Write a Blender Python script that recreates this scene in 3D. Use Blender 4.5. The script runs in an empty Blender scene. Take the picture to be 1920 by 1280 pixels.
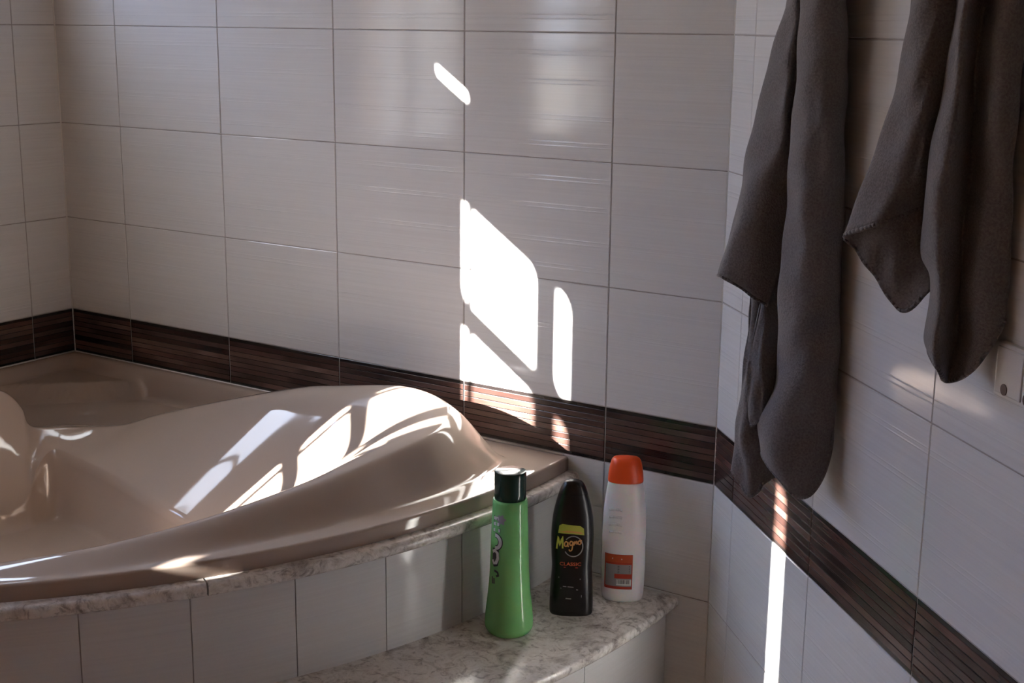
import bpy, bmesh, math, random
from mathutils import Vector, Matrix

random.seed(7)
scene = bpy.context.scene
COL = scene.collection
rad = math.radians

# ------------------------------------------------------------------ camera
# axes: back wall is y = 0, its right-hand corner x = 0, z = 0 is the top of the brown border
cam_d = bpy.data.cameras.new('camera')
cam_d.sensor_fit = 'HORIZONTAL'; cam_d.sensor_width = 36.0
cam_d.lens = 2566.5 * 36.0 / 1920.0
cam_d.clip_start = 0.05; cam_d.clip_end = 200
cam = bpy.data.objects.new('camera', cam_d); COL.objects.link(cam)
yaw, pitch, roll = -0.5888, -0.2285, 0.0105
fw = Vector((math.sin(yaw)*math.cos(pitch), math.cos(yaw)*math.cos(pitch), math.sin(pitch)))
rt = Vector((math.cos(yaw), -math.sin(yaw), 0)); up = rt.cross(fw)
r2 = rt*math.cos(roll) + up*math.sin(roll); u2 = up*math.cos(roll) - rt*math.sin(roll)
m = Matrix((r2, u2, -fw)).transposed().to_4x4(); m.translation = Vector((1.0949, -2.3636, 0.7671))
cam.matrix_world = m
scene.camera = cam

# ------------------------------------------------------------------ sky, sun, exposure
SUN = Vector((1.0, 1.75, -0.68)).normalized()          # direction the sunlight travels
world = bpy.data.worlds.new('sky'); scene.world = world; world.use_nodes = True
wn = world.node_tree; wn.nodes.clear()
tc_ = wn.nodes.new('ShaderNodeTexCoord'); sx_ = wn.nodes.new('ShaderNodeSeparateXYZ'); sky = wn.nodes.new('ShaderNodeValToRGB')
wn.links.new(tc_.outputs['Generated'], sx_.inputs[0]); wn.links.new(sx_.outputs['Z'], sky.inputs[0])
for e_, (p_, c_) in zip([sky.color_ramp.elements[0], sky.color_ramp.elements[1], sky.color_ramp.elements.new(.35)],
                        [(0.0, (.74, .83, 1.0)), (1.0, (.30, .46, .95)), (.35, (.37, .55, 1.0))]):
    e_.position = p_; e_.color = (*c_, 1)
bg = wn.nodes.new('ShaderNodeBackground'); bg.inputs['Strength'].default_value = 3.3
wo = wn.nodes.new('ShaderNodeOutputWorld')
wn.links.new(sky.outputs[0], bg.inputs[0]); wn.links.new(bg.outputs[0], wo.inputs[0])
sl = bpy.data.lights.new('sun_offscreen', 'SUN'); sl.energy = 23.0; sl.angle = rad(0.3); sl.color = (1.0, 0.955, 0.90)
so = bpy.data.objects.new('sun_offscreen', sl); COL.objects.link(so)
so.rotation_euler = (-SUN).to_track_quat('Z', 'Y').to_euler()
scene.view_settings.view_transform = 'Standard'
scene.view_settings.look = 'None'
scene.view_settings.gamma = 1.0
scene.view_settings.use_curve_mapping = False
scene.view_settings.exposure = 2.05

# ------------------------------------------------------------------ helpers
def finish(name, me, mat=None, parent=None, smooth=False):
    o = bpy.data.objects.new(name, me); COL.objects.link(o)
    if mat is not None and not me.materials: me.materials.append(mat)
    if parent is not None: o.parent = parent
    if smooth:
        for p in me.polygons: p.use_smooth = True
    return o
def mesh(name, verts, faces):
    me = bpy.data.meshes.new(name); me.from_pydata([tuple(v) for v in verts], [], faces); me.validate(); me.update()
    return me
def clean(me):
    bm = bmesh.new(); bm.from_mesh(me); bmesh.ops.recalc_face_normals(bm, faces=bm.faces); bm.to_mesh(me); bm.free()
    return me
def empty(name, loc=(0, 0, 0), rz=0.0):
    o = bpy.data.objects.new(name, None); COL.objects.link(o); o.location = loc; o.rotation_euler = (0, 0, rz)
    o.empty_display_size = 0.05
    return o
def tag(o, label=None, cat=None, group=None, kind=None):
    if label: o['label'] = label
    if cat: o['category'] = cat
    if group: o['group'] = group
    if kind: o['kind'] = kind
    return o
def box_mesh(name, x0, x1, y0, y1, z0, z1, bevel=0.0, seg=2):
    bm = bmesh.new()
    bmesh.ops.create_cube(bm, size=1.0)
    for v in bm.verts:
        v.co = Vector((x0 if v.co.x < 0 else x1, y0 if v.co.y < 0 else y1, z0 if v.co.z < 0 else z1))
    if bevel > 0:
        bmesh.ops.bevel(bm, geom=bm.edges[:], offset=bevel, segments=seg, affect='EDGES', profile=0.6)
    me = bpy.data.meshes.new(name); bm.to_mesh(me); bm.free()
    return me
def boxes_mesh(name, boxes):
    vs, fs = [], []
    for (x0, x1, y0, y1, z0, z1) in boxes:
        b = len(vs)
        vs += [(x0,y0,z0),(x1,y0,z0),(x1,y1,z0),(x0,y1,z0),(x0,y0,z1),(x1,y0,z1),(x1,y1,z1),(x0,y1,z1)]
        fs += [tuple(b+i for i in f) for f in ((0,3,2,1),(4,5,6,7),(0,1,5,4),(1,2,6,5),(2,3,7,6),(3,0,4,7))]
    return mesh(name, vs, fs)
def tube(vs, fs, p0, p1, r0, r1, n=6):
    p0, p1 = Vector(p0), Vector(p1); d = (p1-p0).normalized()
    a = d.orthogonal().normalized(); b = d.cross(a); s = len(vs)
    for p, r in ((p0, r0), (p1, r1)):
        for i in range(n):
            t = 2*math.pi*i/n; vs.append(p + a*(r*math.cos(t)) + b*(r*math.sin(t)))
    for i in range(n):
        j = (i+1) % n; fs.append((s+i, s+j, s+n+j, s+n+i))
    fs.append(tuple(s+i for i in reversed(range(n)))); fs.append(tuple(s+n+i for i in range(n)))

# ------------------------------------------------------------------ materials
def mat(name, col, rough=0.5, **kw):
    m = bpy.data.materials.new(name); m.use_nodes = True
    b = m.node_tree.nodes['Principled BSDF']
    b.inputs['Base Color'].default_value = (*col, 1); b.inputs['Roughness'].default_value = rough
    for k, v in kw.items():
        b.inputs[k.replace('_', ' ')].default_value = v
    return m
class NT:
    def __init__(s, m): s.t = m.node_tree; s.b = s.t.nodes['Principled BSDF']
    def n(s, kind, **inp):
        nd = s.t.nodes.new('ShaderNode'+kind)
        for k, v in inp.items(): nd.inputs[k.replace('_', ' ')].default_value = v
        return nd
    def l(s, a, b): s.t.links.new(a, b)
    def ramp(s, fac, stops):
        r = s.t.nodes.new('ShaderNodeValToRGB'); el = r.color_ramp.elements
        while len(el) < len(stops): el.new(0.5)
        for e, (p, c) in zip(el, stops): e.position = p; e.color = (*c, 1)
        s.l(fac, r.inputs[0]); return r
    def coords(s, scale=(1, 1, 1), kind='Object', rnd=0.0):
        tc = s.n('TexCoord'); mp = s.n('Mapping'); mp.inputs['Scale'].default_value = scale
        s.l(tc.outputs[kind], mp.inputs[0])
        if rnd:
            oi = s.n('ObjectInfo'); mu = s.t.nodes.new('ShaderNodeMath'); mu.operation = 'MULTIPLY'; mu.inputs[1].default_value = rnd
            s.l(oi.outputs['Random'], mu.inputs[0]); s.l(mu.outputs[0], mp.inputs['Location'])
        return mp.outputs[0]
    def bump(s, h, strength, dist):
        bp = s.n('Bump', Strength=strength, Distance=dist); s.l(h, bp.inputs['Height']); s.l(bp.outputs[0], s.b.inputs['Normal'])

def tile_material():
    m = mat('cream_glazed_tile', (.70, .67, .64), .085, Specular_IOR_Level=.32); t = NT(m)
    n1 = t.n('TexNoise', Scale=1.0, Detail=3.0); t.l(t.coords((3, 3, 260), rnd=9), n1.inputs['Vector'])
    r = t.ramp(n1.outputs[0], [(.3, (.68, .672, .668)), (.7, (.725, .718, .714))]); t.l(r.outputs[0], t.b.inputs['Base Color'])
    n2 = t.n('TexNoise', Scale=5.0, Detail=1.0); t.l(t.coords((1, 1, 1), rnd=5), n2.inputs['Vector'])
    t.bump(n2.outputs[0], .12, .002)
    return m
def strip_material():
    m = mat('glazed_wood_strip', (.12, .06, .05), .14); t = NT(m)
    oi = t.n('ObjectInfo')
    base = t.ramp(oi.outputs['Random'], [(0.0, (.030, .016, .014)), (.25, (.075, .038, .031)), (.5, (.105, .056, .045)), (.75, (.085, .050, .042)), (1.0, (.14, .085, .068))])
    n1 = t.n('TexNoise', Scale=1.0, Detail=1.0); t.l(t.coords((5, 0, 0), rnd=40), n1.inputs['Vector'])
    seg = t.ramp(n1.outputs[0], [(.36, (.38, .36, .36)), (.46, (.95, .95, .95)), (.60, (1.15, 1.12, 1.1)), (.68, (1.7, 1.75, 1.8))])
    n2 = t.n('TexNoise', Scale=1.0, Detail=3.0); t.l(t.coords((25, 25, 700), rnd=17), n2.inputs['Vector'])
    gr = t.ramp(n2.outputs[0], [(.3, (.7, .68, .68)), (.7, (1.1, 1.1, 1.1))])
    last = base.outputs[0]
    for nd, fac in ((seg, .8), (gr, .7)):
        mx = t.n('Mix'); mx.data_type = 'RGBA'; mx.blend_type = 'MULTIPLY'; mx.inputs['Factor'].default_value = fac
        t.l(last, mx.inputs[6]); t.l(nd.outputs[0], mx.inputs[7]); last = mx.outputs[2]
    t.l(last, t.b.inputs['Base Color'])
    return m
def marble_material():
    m = mat('veined_marble', (.6, .58, .56), .22); t = NT(m)
    c = t.coords((1, 1, 1), 'Object')
    n1 = t.n('TexNoise', Scale=16.0, Detail=7.0, Roughness=.7, Distortion=.9); t.l(c, n1.inputs['Vector'])
    n2 = t.n('TexNoise', Scale=42.0, Detail=6.0, Roughness=.65, Distortion=1.2); t.l(c, n2.inputs['Vector'])
    a = t.ramp(n1.outputs[0], [(.30, (.30, .26, .24)), (.42, (.60, .56, .53)), (.52, (.80, .77, .74)), (.64, (.70, .66, .63)), (.74, (.38, .34, .32))])
    b = t.ramp(n2.outputs[0], [(.36, (.42, .39, .38)), (.47, (.92, .90, .88)), (.6, (1, 1, 1)), (.7, (.75, .70, .67))])
    mx = t.n('Mix'); mx.data_type = 'RGBA'; mx.blend_type = 'MULTIPLY'; mx.inputs['Factor'].default_value = .8
    t.l(a.outputs[0], mx.inputs[6]); t.l(b.outputs[0], mx.inputs[7]); t.l(mx.outputs[2], t.b.inputs['Base Color'])
    return m
def towel_material():
    m = mat('grey_towel_cloth', (.075, .066, .066), .95, Sheen_Weight=.12, Sheen_Roughness=.5); t = NT(m)
    n1 = t.n('TexNoise', Scale=330.0, Detail=2.0); t.l(t.coords(), n1.inputs['Vector'])
    r = t.ramp(n1.outputs[0], [(.3, (.115, .101, .099)), (.7, (.185, .166, .162))]); t.l(r.outputs[0], t.b.inputs['Base Color'])
    t.bump(n1.outputs[0], .6, .002)
    return m
def glass_material():
    m = bpy.data.materials.new('window_glass'); m.use_nodes = True; t = m.node_tree; t.nodes.clear()
    o = t.nodes.new('ShaderNodeOutputMaterial'); mx = t.nodes.new('ShaderNodeMixShader'); lw = t.nodes.new('ShaderNodeLayerWeight'); pw = t.nodes.new('ShaderNodeMath'); fr = t.nodes.new('ShaderNodeMath')
    tr = t.nodes.new('ShaderNodeBsdfTransparent'); gl = t.nodes.new('ShaderNodeBsdfGlossy'); gl.inputs['Roughness'].default_value = 0.02
    lw.inputs[0].default_value = .5; pw.operation = 'POWER'; pw.inputs[1].default_value = 4.0; fr.operation = 'MULTIPLY_ADD'; fr.inputs[1].default_value = .7; fr.inputs[2].default_value = .03
    t.links.new(lw.outputs['Facing'], pw.inputs[0]); t.links.new(pw.outputs[0], fr.inputs[0]); tr.inputs[0].default_value = (.96, .97, .97, 1)
    t.links.new(fr.outputs[0], mx.inputs[0]); t.links.new(tr.outputs[0], mx.inputs[1]); t.links.new(gl.outputs[0], mx.inputs[2]); t.links.new(mx.outputs[0], o.inputs[0])
    return m
def noisy(name, c0, c1, scale, rough):
    m = mat(name, c0, rough); t = NT(m)
    n1 = t.n('TexNoise', Scale=scale, Detail=4.0); t.l(t.coords(), n1.inputs['Vector'])
    r = t.ramp(n1.outputs[0], [(.3, c0), (.7, c1)]); t.l(r.outputs[0], t.b.inputs['Base Color'])
    return m
M = dict(
    tile=tile_material(), strip=strip_material(), marble=marble_material(), towel=towel_material(), glass=glass_material(),
    grout=noisy('grey_grout', (.32, .295, .28), (.40, .37, .35), 30, .9),
    plate=noisy('dark_border_glaze', (.012, .009, .009), (.022, .016, .015), 40, .18),
    tub=mat('beige_acrylic', (.43, .34, .285), .06, Coat_Weight=.1, Coat_Roughness=.02),
    seal=mat('white_sealant', (.75, .73, .70), .45),
    plaster=noisy('white_plaster', (.62, .58, .54), (.68, .64, .60), 6, .7),
    warm=noisy('warm_brown_paint', (.42, .225, .115), (.48, .265, .14), 4, .6),
    cream=noisy('cream_ceiling_paint', (.58, .46, .35), (.63, .50, .38), 4, .7),
    floor=noisy('tan_floor', (.46, .285, .17), (.54, .34, .21), 5, .35),
    frame=mat('white_window_paint', (.72, .71, .69), .4),
    green=mat('green_plastic', (.21, .54, .19), .14, Subsurface_Weight=.15),
    darkgreen=mat('dark_green_plastic', (.004, .028, .018), .16),
    black=mat('black_plastic', (.008, .006, .006), .26),
    orange=mat('orange_plastic', (.88, .09, .015), .35),
    white=mat('milky_plastic', (.84, .83, .82), .28, Subsurface_Weight=.3),
    switch=mat('white_switch_plastic', (.66, .64, .63), .35),
    lens=mat('red_indicator_lens', (.045, .003, .006), .35),
    dark=mat('dark_print', (.03, .03, .035), .4),
    greyprint=mat('grey_print', (.26, .25, .26), .4),
    whiteprint=mat('white_print', (.62, .62, .60), .4),
    yellowprint=mat('lime_gold_print', (.46, .46, .07), .4),
    goldprint=mat('gold_orange_print', (.62, .30, .10), .4),
    orangeprint=mat('orange_print', (.50, .075, .02), .4),
    redprint=mat('red_print', (.42, .035, .015), .4),
    chrome=mat('brushed_metal', (.6, .6, .6), .25, Metallic=1.0),
    bark=noisy('tree_bark', (.07, .05, .04), (.13, .10, .08), 20, .9),
    leaf=noisy('tree_leaf', (.03, .07, .015), (.08, .13, .03), 3, .6),
    earth=noisy('dry_ground', (.20, .17, .12), (.28, .24, .18), 2, .95),
    ochre=noisy('ochre_render', (.34, .24, .15), (.40, .29, .19), 3, .9),
    shutter=mat('brown_shutter_paint', (.16, .08, .045), .5),
)
# ------------------------------------------------------------------ room
XL = -1.92          # left wall plane
TW, TH, BH = 0.3599, 0.25, 0.1184     # tile width, tile height, border height
FLOOR, CEIL, XR, YF = -0.70, 1.95, 1.70, -4.7
GAP = 0.0009        # half a joint
REC = 0.0013        # depth of the joints

floor = tag(finish('floor', box_mesh('floor', XL-.1, XR+.1, YF-.1, .1, FLOOR-.1, FLOOR), M['floor']), kind='structure')
ceiling = tag(finish('ceiling', box_mesh('ceiling', XL-.1, XR+.1, YF-.1, .1, CEIL, CEIL+.1), M['cream']), kind='structure')

wall_back = tag(finish('wall_back', box_mesh('wall_back', XL-.10, .06, REC, .12, FLOOR, CEIL), M['grout']), kind='structure')
# diagonal wall: from the corner (0,0) at 45 degrees towards the viewer
DL = XR*math.sqrt(2)
wall_right = finish('wall_right', box_mesh('wall_right', 0, DL+.02, REC, .12, FLOOR, CEIL), M['grout'])
wall_right.rotation_euler = (0, 0, rad(-45)); tag(wall_right, kind='structure')
wall_side = tag(finish('wall_far_right', box_mesh('wall_far_right', XR, XR+.1, YF, -XR, FLOOR, CEIL), M['warm']), kind='structure')
wall_front = tag(finish('wall_front', box_mesh('wall_front', XL-.1, XR+.1, YF-.1, YF, FLOOR, CEIL), M['warm']), kind='structure')

# left wall: boxes round its window openings (it carries the daylight)
WT = 0.10
openings = [(-1.86, -1.18, .30, 1.36), (-3.00, -2.25, .28, 1.42), (-4.28, -3.94, .92, 1.62), (-1.05, -.16, .88, 1.40)]   # y0, y1, z0, z1
small = [(-2.53, -2.16, 1.48, 1.64), (-3.53, -3.21, .76, .93)]                                     # two vent holes
allo = sorted(openings + small)
ys = sorted({YF, -1.12, 0.0} | {o[0] for o in allo} | {o[1] for o in allo})
bx = []
for a, b in zip(ys[:-1], ys[1:]):
    mid = (a+b)/2
    holes = sorted([(o[2], o[3]) for o in allo if o[0] < mid < o[1]])
    z = FLOOR; xf = XL if b <= -1.11 else XL-REC
    for h0, h1 in holes:
        bx.append((XL-WT, xf, a, b, z, h0)); z = h1
    bx.append((XL-WT, xf, a, b, z, CEIL))
me = boxes_mesh('wall_left', bx)
me.materials.append(M['plaster']); me.materials.append(M['grout'])
for p in me.polygons: p.material_index = 1 if p.center.y > -1.12 else 0
wall_left = tag(finish('wall_left', me), kind='structure')

# ---- tiles: each a mesh of its own with eased edges and faint embossed lines
RIDGES = (.03, .083, .153, .21)
def tile_mesh(name, w, z0, z1, zbase):
    """front face at local y = 0 looking to -y; height range z0..z1 inside a full tile that starts at zbase"""
    e = .0013
    rows = [(z0, .004), (z0, .0011), (z0+e, 0)]
    for rz in RIDGES:
        c = zbase+rz
        if c-.008 > z0+e and c+.008 < z1-e:
            for c2 in (c-.004, c+.004):           # two hair-fine raised lines
                rows += [(c2-.0010, 0), (c2, -.00022), (c2+.0007, -.00018), (c2+.0014, -.00011), (c2+.0021, 0)]
    rows += [(z1-e, 0), (z1, .0011), (z1, .004)]
    cols = [(0, .004), (0, .0011), (e, 0), (w-e, 0), (w, .0011), (w, .004)]
    vs, fs = [], []
    for z, dz in rows:
        for x, dx in cols: vs.append((x, dz if dz < 0 and dx == 0 else max(dz, dx), z))
    nc = len(cols)
    for i in range(len(rows)-1):
        for j in range(nc-1):
            a = i*nc+j; fs.append((a, a+1, a+nc+1, a+nc))
    return mesh(name, vs, fs)
cache = {}
def lay_tile(parent, x0, x1, z0, z1, zbase, mw):
    if x1-x0 < .01 or z1-z0 < .01: return
    w = x1-x0-2*GAP
    key = (round(w, 4), round(z0-zbase, 4), round(z1-zbase, 4))
    if key not in cache:
        me = tile_mesh('tile', w, z0-zbase+GAP, z1-zbase-GAP, 0.0); me.materials.append(M['tile']); cache[key] = me
    o = bpy.data.objects.new('tile', cache[key]); COL.objects.link(o); o.parent = parent
    o.matrix_local = mw @ Matrix.Translation((x0+GAP, 0, zbase))
    return o
NS = 8
def lay_border(parent, x0, x1, mw):
    w = x1-x0-2*GAP; key = ('b', round(w, 4))
    edge = .0065; sh = (BH-2*GAP-2*edge)/NS
    if key not in cache:
        pm = box_mesh('border_tile', 0, w, .0007, .006, GAP, BH-GAP, .0005, 1); pm.materials.append(M['plate'])
        sm = box_mesh('strip', .001, w-.001, -.0003, .004, .0008, sh-.0008, .0008, 2); sm.materials.append(M['strip'])
        cache[key] = (pm, sm)
    pm, sm = cache[key]
    t = bpy.data.objects.new('border_tile', pm); COL.objects.link(t); t.parent = parent
    t.matrix_local = mw @ Matrix.Translation((x0+GAP, 0, -BH))
    for k in range(NS):
        s = bpy.data.objects.new('strip', sm); COL.objects.link(s); s.parent = t
        s.location = (0, 0, GAP+edge+k*sh)
def tile_wall(parent, xs, mw, below=None, border=True):
    for a, b in zip(xs[:-1], xs[1:]):
        z = 0.0
        while z < CEIL-.01:
            lay_tile(parent, a, b, z, min(z+TH, CEIL), z, mw); z += TH
        if border: lay_border(parent, a, b, mw)
        if below is None or b > below:
            for top in (-BH, -BH-TH, -BH-2*TH):
                bot = max(top-TH, FLOOR); lay_tile(parent, a, b, bot, top, top-TH, mw)
I4 = Matrix.Identity(4)
bxs = [XL] + [-.2503-k*TW for k in range(4, -1, -1)] + [0.0]
tile_wall(wall_back, bxs, I4, below=-.4)
dxs = [0.0, .106]
while dxs[-1]+TW < DL: dxs.append(dxs[-1]+TW)
dxs.append(DL)
tile_wall(wall_right, dxs, I4)
# left wall: local x runs along +y, so that its front (-y local) looks to +x
ML = Matrix.Translation((XL, 0, 0)) @ Matrix.Rotation(rad(90), 4, 'Z')
lxs = [-1.12, -.85, -.49, -.13, 0.0]
ow = openings[3]                                  # the corner window is cut out of the tiling
for a, b in zip(lxs[:-1], lxs[1:]):
    lay_border(wall_left, a, b, ML); z = 0.0
    while z < CEIL-.01:
        zt = min(z+TH, CEIL)
        if b > ow[0]+.001 and a < ow[1]-.001 and zt > ow[2] and z < ow[3]:
            lay_tile(wall_left, a, b, z, max(z, ow[2]), z, ML); lay_tile(wall_left, a, b, min(zt, ow[3]), zt, z, ML)
            lay_tile(wall_left, max(a, ow[1]), b, max(z, ow[2]), min(zt, ow[3]), z, ML); lay_tile(wall_left, a, min(b, ow[0]), max(z, ow[2]), min(zt, ow[3]), z, ML)
        else: lay_tile(wall_left, a, b, z, zt, z, ML)
        z += TH
# white sealant in the two tiled corners
def bead(name, pts, r, parent):
    vs, fs = [], []
    for a, b in zip(pts[:-1], pts[1:]): tube(vs, fs, a, b, r, r, 6)
    return finish(name, mesh(name, vs, fs), M['seal'], parent, True)
bead('corner_sealant', [(XL+.0005, -.0005, -BH), (XL+.0005, -.0005, CEIL)], .0018, wall_back)
bead('corner_sealant', [(0, .0003, -.69), (0, .0003, CEIL)], .0012, wall_back)

# ---- windows in the left wall
def rounded_cell(vs, fs, y0, y1, z0, z1, iy0, iy1, iz0, iz1, r, x0, x1):
    """frame between the rectangle y0..z1 and a rounded hole iy0..iz1, from x0 to x1 thick"""
    n = 6; ring_i, ring_o = [], []
    corners = [((iy1-r, iz1-r), 0, (y1, z1)), ((iy0+r, iz1-r), 90, (y0, z1)), ((iy0+r, iz0+r), 180, (y0, z0)), ((iy1-r, iz0+r), 270, (y1, z0))]
    for (cy, cz), a0, oc in corners:
        for k in range(n+1):
            a = rad(a0+90*k/n); ring_i.append((cy+r*math.cos(a), cz+r*math.sin(a))); ring_o.append(oc)
    base = len(vs); m_ = len(ring_i)
    for x in (x0, x1):
        vs += [(x, y, z) for y, z in ring_i]; vs += [(x, y, z) for y, z in ring_o]
    for k in range(m_):
        j = (k+1) % m_
        A, B = base, base+2*m_
        fs.append((A+k, A+j, A+m_+j, A+m_+k)); fs.append((B+k, B+m_+k, B+m_+j, B+j))
        fs.append((A+k, B+k, B+j, A+j))
        if ring_o[k] != ring_o[j]: fs.append((A+m_+k, A+m_+j, B+m_+j, B+m_+k))
def window(name, op, ycuts, zcuts, gaps_y, gaps_z, r, bars=(), sill=True):
    """ycuts / zcuts: hole limits [(lo, hi), ...]; the sash fills the opening round them"""
    y0, y1, z0, z1 = op
    w = empty(name, (0, 0, 0)); tag(w, kind='structure')
    vs, fs = [], []
    for i, (a, b) in enumerate(ycuts):
        for j, (c, d) in enumerate(zcuts):
            rounded_cell(vs, fs, gaps_y[i], gaps_y[i+1], gaps_z[j], gaps_z[j+1], a, b, c, d, r, XL-.045, XL-.015)
    me = mesh('sash', vs, fs); clean(me); finish('sash', me, M['frame'], w)
    for i, (a, b) in enumerate(ycuts):
        for j, (c, d) in enumerate(zcuts):
            finish('pane', box_mesh('pane', XL-.032, XL-.029, a-.006, b+.006, c-.006, d+.006), M['glass'], w)
    for (yb, rr) in bars:
        vb, fb = [], []; tube(vb, fb, (XL-.050, yb, z0), (XL-.050, yb, z1), rr, rr, 8); finish('bar', mesh('bar', vb, fb), M['shutter'], w, True)
    if sill: finish('sill', box_mesh('sill', XL-WT-.02, XL+.03, y0-.03, y1+.03, z0-.025, z0, .004, 2), M['marble'], w)
    return w
window('window_1', openings[0], [(-1.80, -1.53), (-1.49, -1.24)], [(.36, .98), (1.02, 1.30)], [-1.86, -1.51, -1.18], [.30, 1.0, 1.36], .03)
window('window_2', openings[1], [(-2.84, -2.735), (-2.691, -2.312)], [(.34, .642), (.668, .802), (.828, 1.043), (1.08, 1.315)], [-3.00, -2.713, -2.25], [.28, .655, .815, 1.0615, 1.42], .035, bars=[(-2.408, .0068)])
window('window_3', openings[2], [(-4.138, -4.002)], [(1.00, 1.49)], [-4.28, -3.94], [.92, 1.62], .03)
window('window_6', openings[3], [(-1.01, -.62), (-.59, -.20)], [(.92, 1.36)], [-1.05, -.605, -.16], [.88, 1.40], .02, sill=False)
for k, (op, hole, rr) in enumerate([(small[0], (-2.385, -2.218, 1.521, 1.551), .0145), (small[1], (-3.362, -3.272, .813, .834), .010)]):
    w = empty('window_%d' % (4+k)); tag(w, kind='structure')
    vs, fs = [], []; rounded_cell(vs, fs, op[0], op[1], op[2], op[3], *hole, rr, XL-.045, XL-.03)
    me = mesh('vent_plate', vs, fs); clean(me); finish('vent_plate', me, M['frame'], w)
# unseen shutter leaves added outside to block the sun from two of the windows
def shutter(y, z, L, label):
    sh = empty('window_shutter', (XL-WT, y, z)); tag(sh, label, 'shutter', 'added sun-blocking shutters')
    finish('stile', box_mesh('stile', -L, -L+.06, -.018, .018, 0, 1.34, .003, 1), M['frame'], sh)
    finish('stile', box_mesh('stile', -.06, 0.004, -.018, .018, 0, 1.34, .003, 1), M['frame'], sh)
    for zz in (0, .64, 1.28): finish('rail', box_mesh('rail', -L+.05, -.05, -.016, .016, zz, zz+.06, .003, 1), M['frame'], sh)
    slat = box_mesh('slat', -L+.05, -.05, -.011, .011, 0, .036, .002, 1); slat.materials.append(M['frame'])
    for k in range(38):
        o = bpy.data.objects.new('slat', slat); COL.objects.link(o); o.parent = sh; o.location = (0, 0, .062+k*.0325)
shutter(-1.96, .30, .40, 'unseen white louvred shutter added outside to block sun between the two larger windows')
shutter(-1.12, .55, .56, 'unseen white louvred shutter added outside to block sun from the corner window')
# outdoors
ground = tag(finish('ground', box_mesh('ground', -60, XL-WT-.001, -60, 40, -1.3, -1.2), M['earth']), kind='structure')
gw = empty('sky_blocking_wall', (-5.2, -1.2, -1.2)); tag(gw, 'unseen ochre wall with stone coping added outside the windows to block low sky', 'sky-blocking wall')  # added out of view: cuts low skylight, bounces warm tone onto the diagonal wall
finish('wall_body', box_mesh('wall_body', -.1, .1, -4.4, -1.0, 0, 3.1, .01, 1), M['ochre'], gw)
finish('coping', box_mesh('coping', -.15, .15, -4.45, -.95, 3.1, 3.18, .015, 2), M['marble'], gw)
def make_tree(loc, seed, label):
    rng = random.Random(seed); vs, fs, tips = [], [], []
    def grow(p, d, r, L, depth):
        q = p + d*L
        tube(vs, fs, p, q, r, r*.72, 5)
        if depth >= 2: tips.append(q); tips.append((p+q)/2)
        if depth == 5: return
        for _ in range(3 if depth < 3 else 2):
            nd = (d + Vector((rng.uniform(-.8, .8), rng.uniform(-.8, .8), rng.uniform(-.15, .6)))).normalized()
            grow(q, nd, r*.66, L*rng.uniform(.62, .85), depth+1)
    grow(Vector((0, 0, 0)), Vector((.05, 0, 1)), .09, 1.35, 0)
    t = empty('tree', loc); tag(t, label, 'tree')
    finish('branches', mesh('branches', vs, fs), M['bark'], t)
    lv, lf = [], []
    for p in tips:
        for _ in range(3):
            c = p + Vector((rng.gauss(0, .07), rng.gauss(0, .07), rng.gauss(0, .07)))
            a = Vector((rng.uniform(-1, 1), rng.uniform(-1, 1), rng.uniform(-1, 1))).normalized(); b = a.orthogonal().normalized()
            s = len(lv); L = rng.uniform(.03, .055)
            lv += [c-a*L, c+b*L*.4, c+a*L, c-b*L*.4]; lf.append((s, s+1, s+2, s+3))
    o = finish('leaves', mesh('leaves', lv, lf), M['leaf'], t); o['kind'] = 'stuff'
make_tree((-6.4, -1.6, -1.2), 3, 'bare-branched garden tree outside the left window')
# ------------------------------------------------------------------ bathtub
# plan coordinates: a along the back wall from the left corner, b along the left wall from the same corner
def P(a, b, z): return Vector((XL+a, -b, z))
CO, RO = .1, 1.487                     # centre (both coordinates) and radius of the curved front
def sstep(e0, e1, x):
    t = min(1.0, max(0.0, (x-e0)/(e1-e0))); return t*t*(3-2*t)
def arc(deg, R=RO): return (CO+R*math.cos(rad(deg)), CO+R*math.sin(rad(deg)))
END = math.degrees(math.asin(-CO/RO))
right = [  # crest (a, b, z), outline (angle or point), foot of the inner slope, flange share
    ((1.104, 1.104, -.113), 45.0, (.98, .98, -.31), .10),
    ((1.191, 1.0005, -.106), 39.4, (1.04, .92, -.31), .15),
    ((1.253, .902, -.098), 34.8, (1.07, .86, -.31), .20),
    ((1.318, .769, -.083), 28.8, (1.09, .80, -.31), .30),
    ((1.378, .607, -.063), 21.7, (1.09, .73, -.31), .38),
    ((1.404, .519, -.052), 17.8, (1.09, .69, -.305), .42),
    ((1.431, .402, -.035), 12.8, (1.08, .65, -.30), .46),
    ((1.446, .297, -.021), 7.6, (1.07, .61, -.295), .50),
    ((1.425, .225, -.011), 2.0, (1.06, .58, -.29), .50),
    ((1.385, .175, -.003), END, (1.05, .56, -.285), .48),
    ((1.325, .145, .0045), (1.42, 0), (1.04, .54, -.28), .40),
    ((1.249, .130, .005), (1.27, 0), (1.02, .525, -.27), .30),
    ((1.176, .130, -.003), (1.15, 0), (1.00, .51, -.26), .30),
    ((1.070, .140, -.019), (1.02, 0), (.95, .50, -.25), .30),
    ((.969, .160, -.035), (.90, 0), (.85, .49, -.235), .30),
    ((.809, .200, -.077), (.72, 0), (.72, .463, -.222), .40),
    ((.610, .250, -.137), (.48, 0), (.60, .440, -.215), .55),
    ((.53, .300, -.166), (.25, 0), (.52, .430, -.21), .80),
    ((.43, .385, -.168), (0, 0), (.455, .435, -.205), .80),
]
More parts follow.
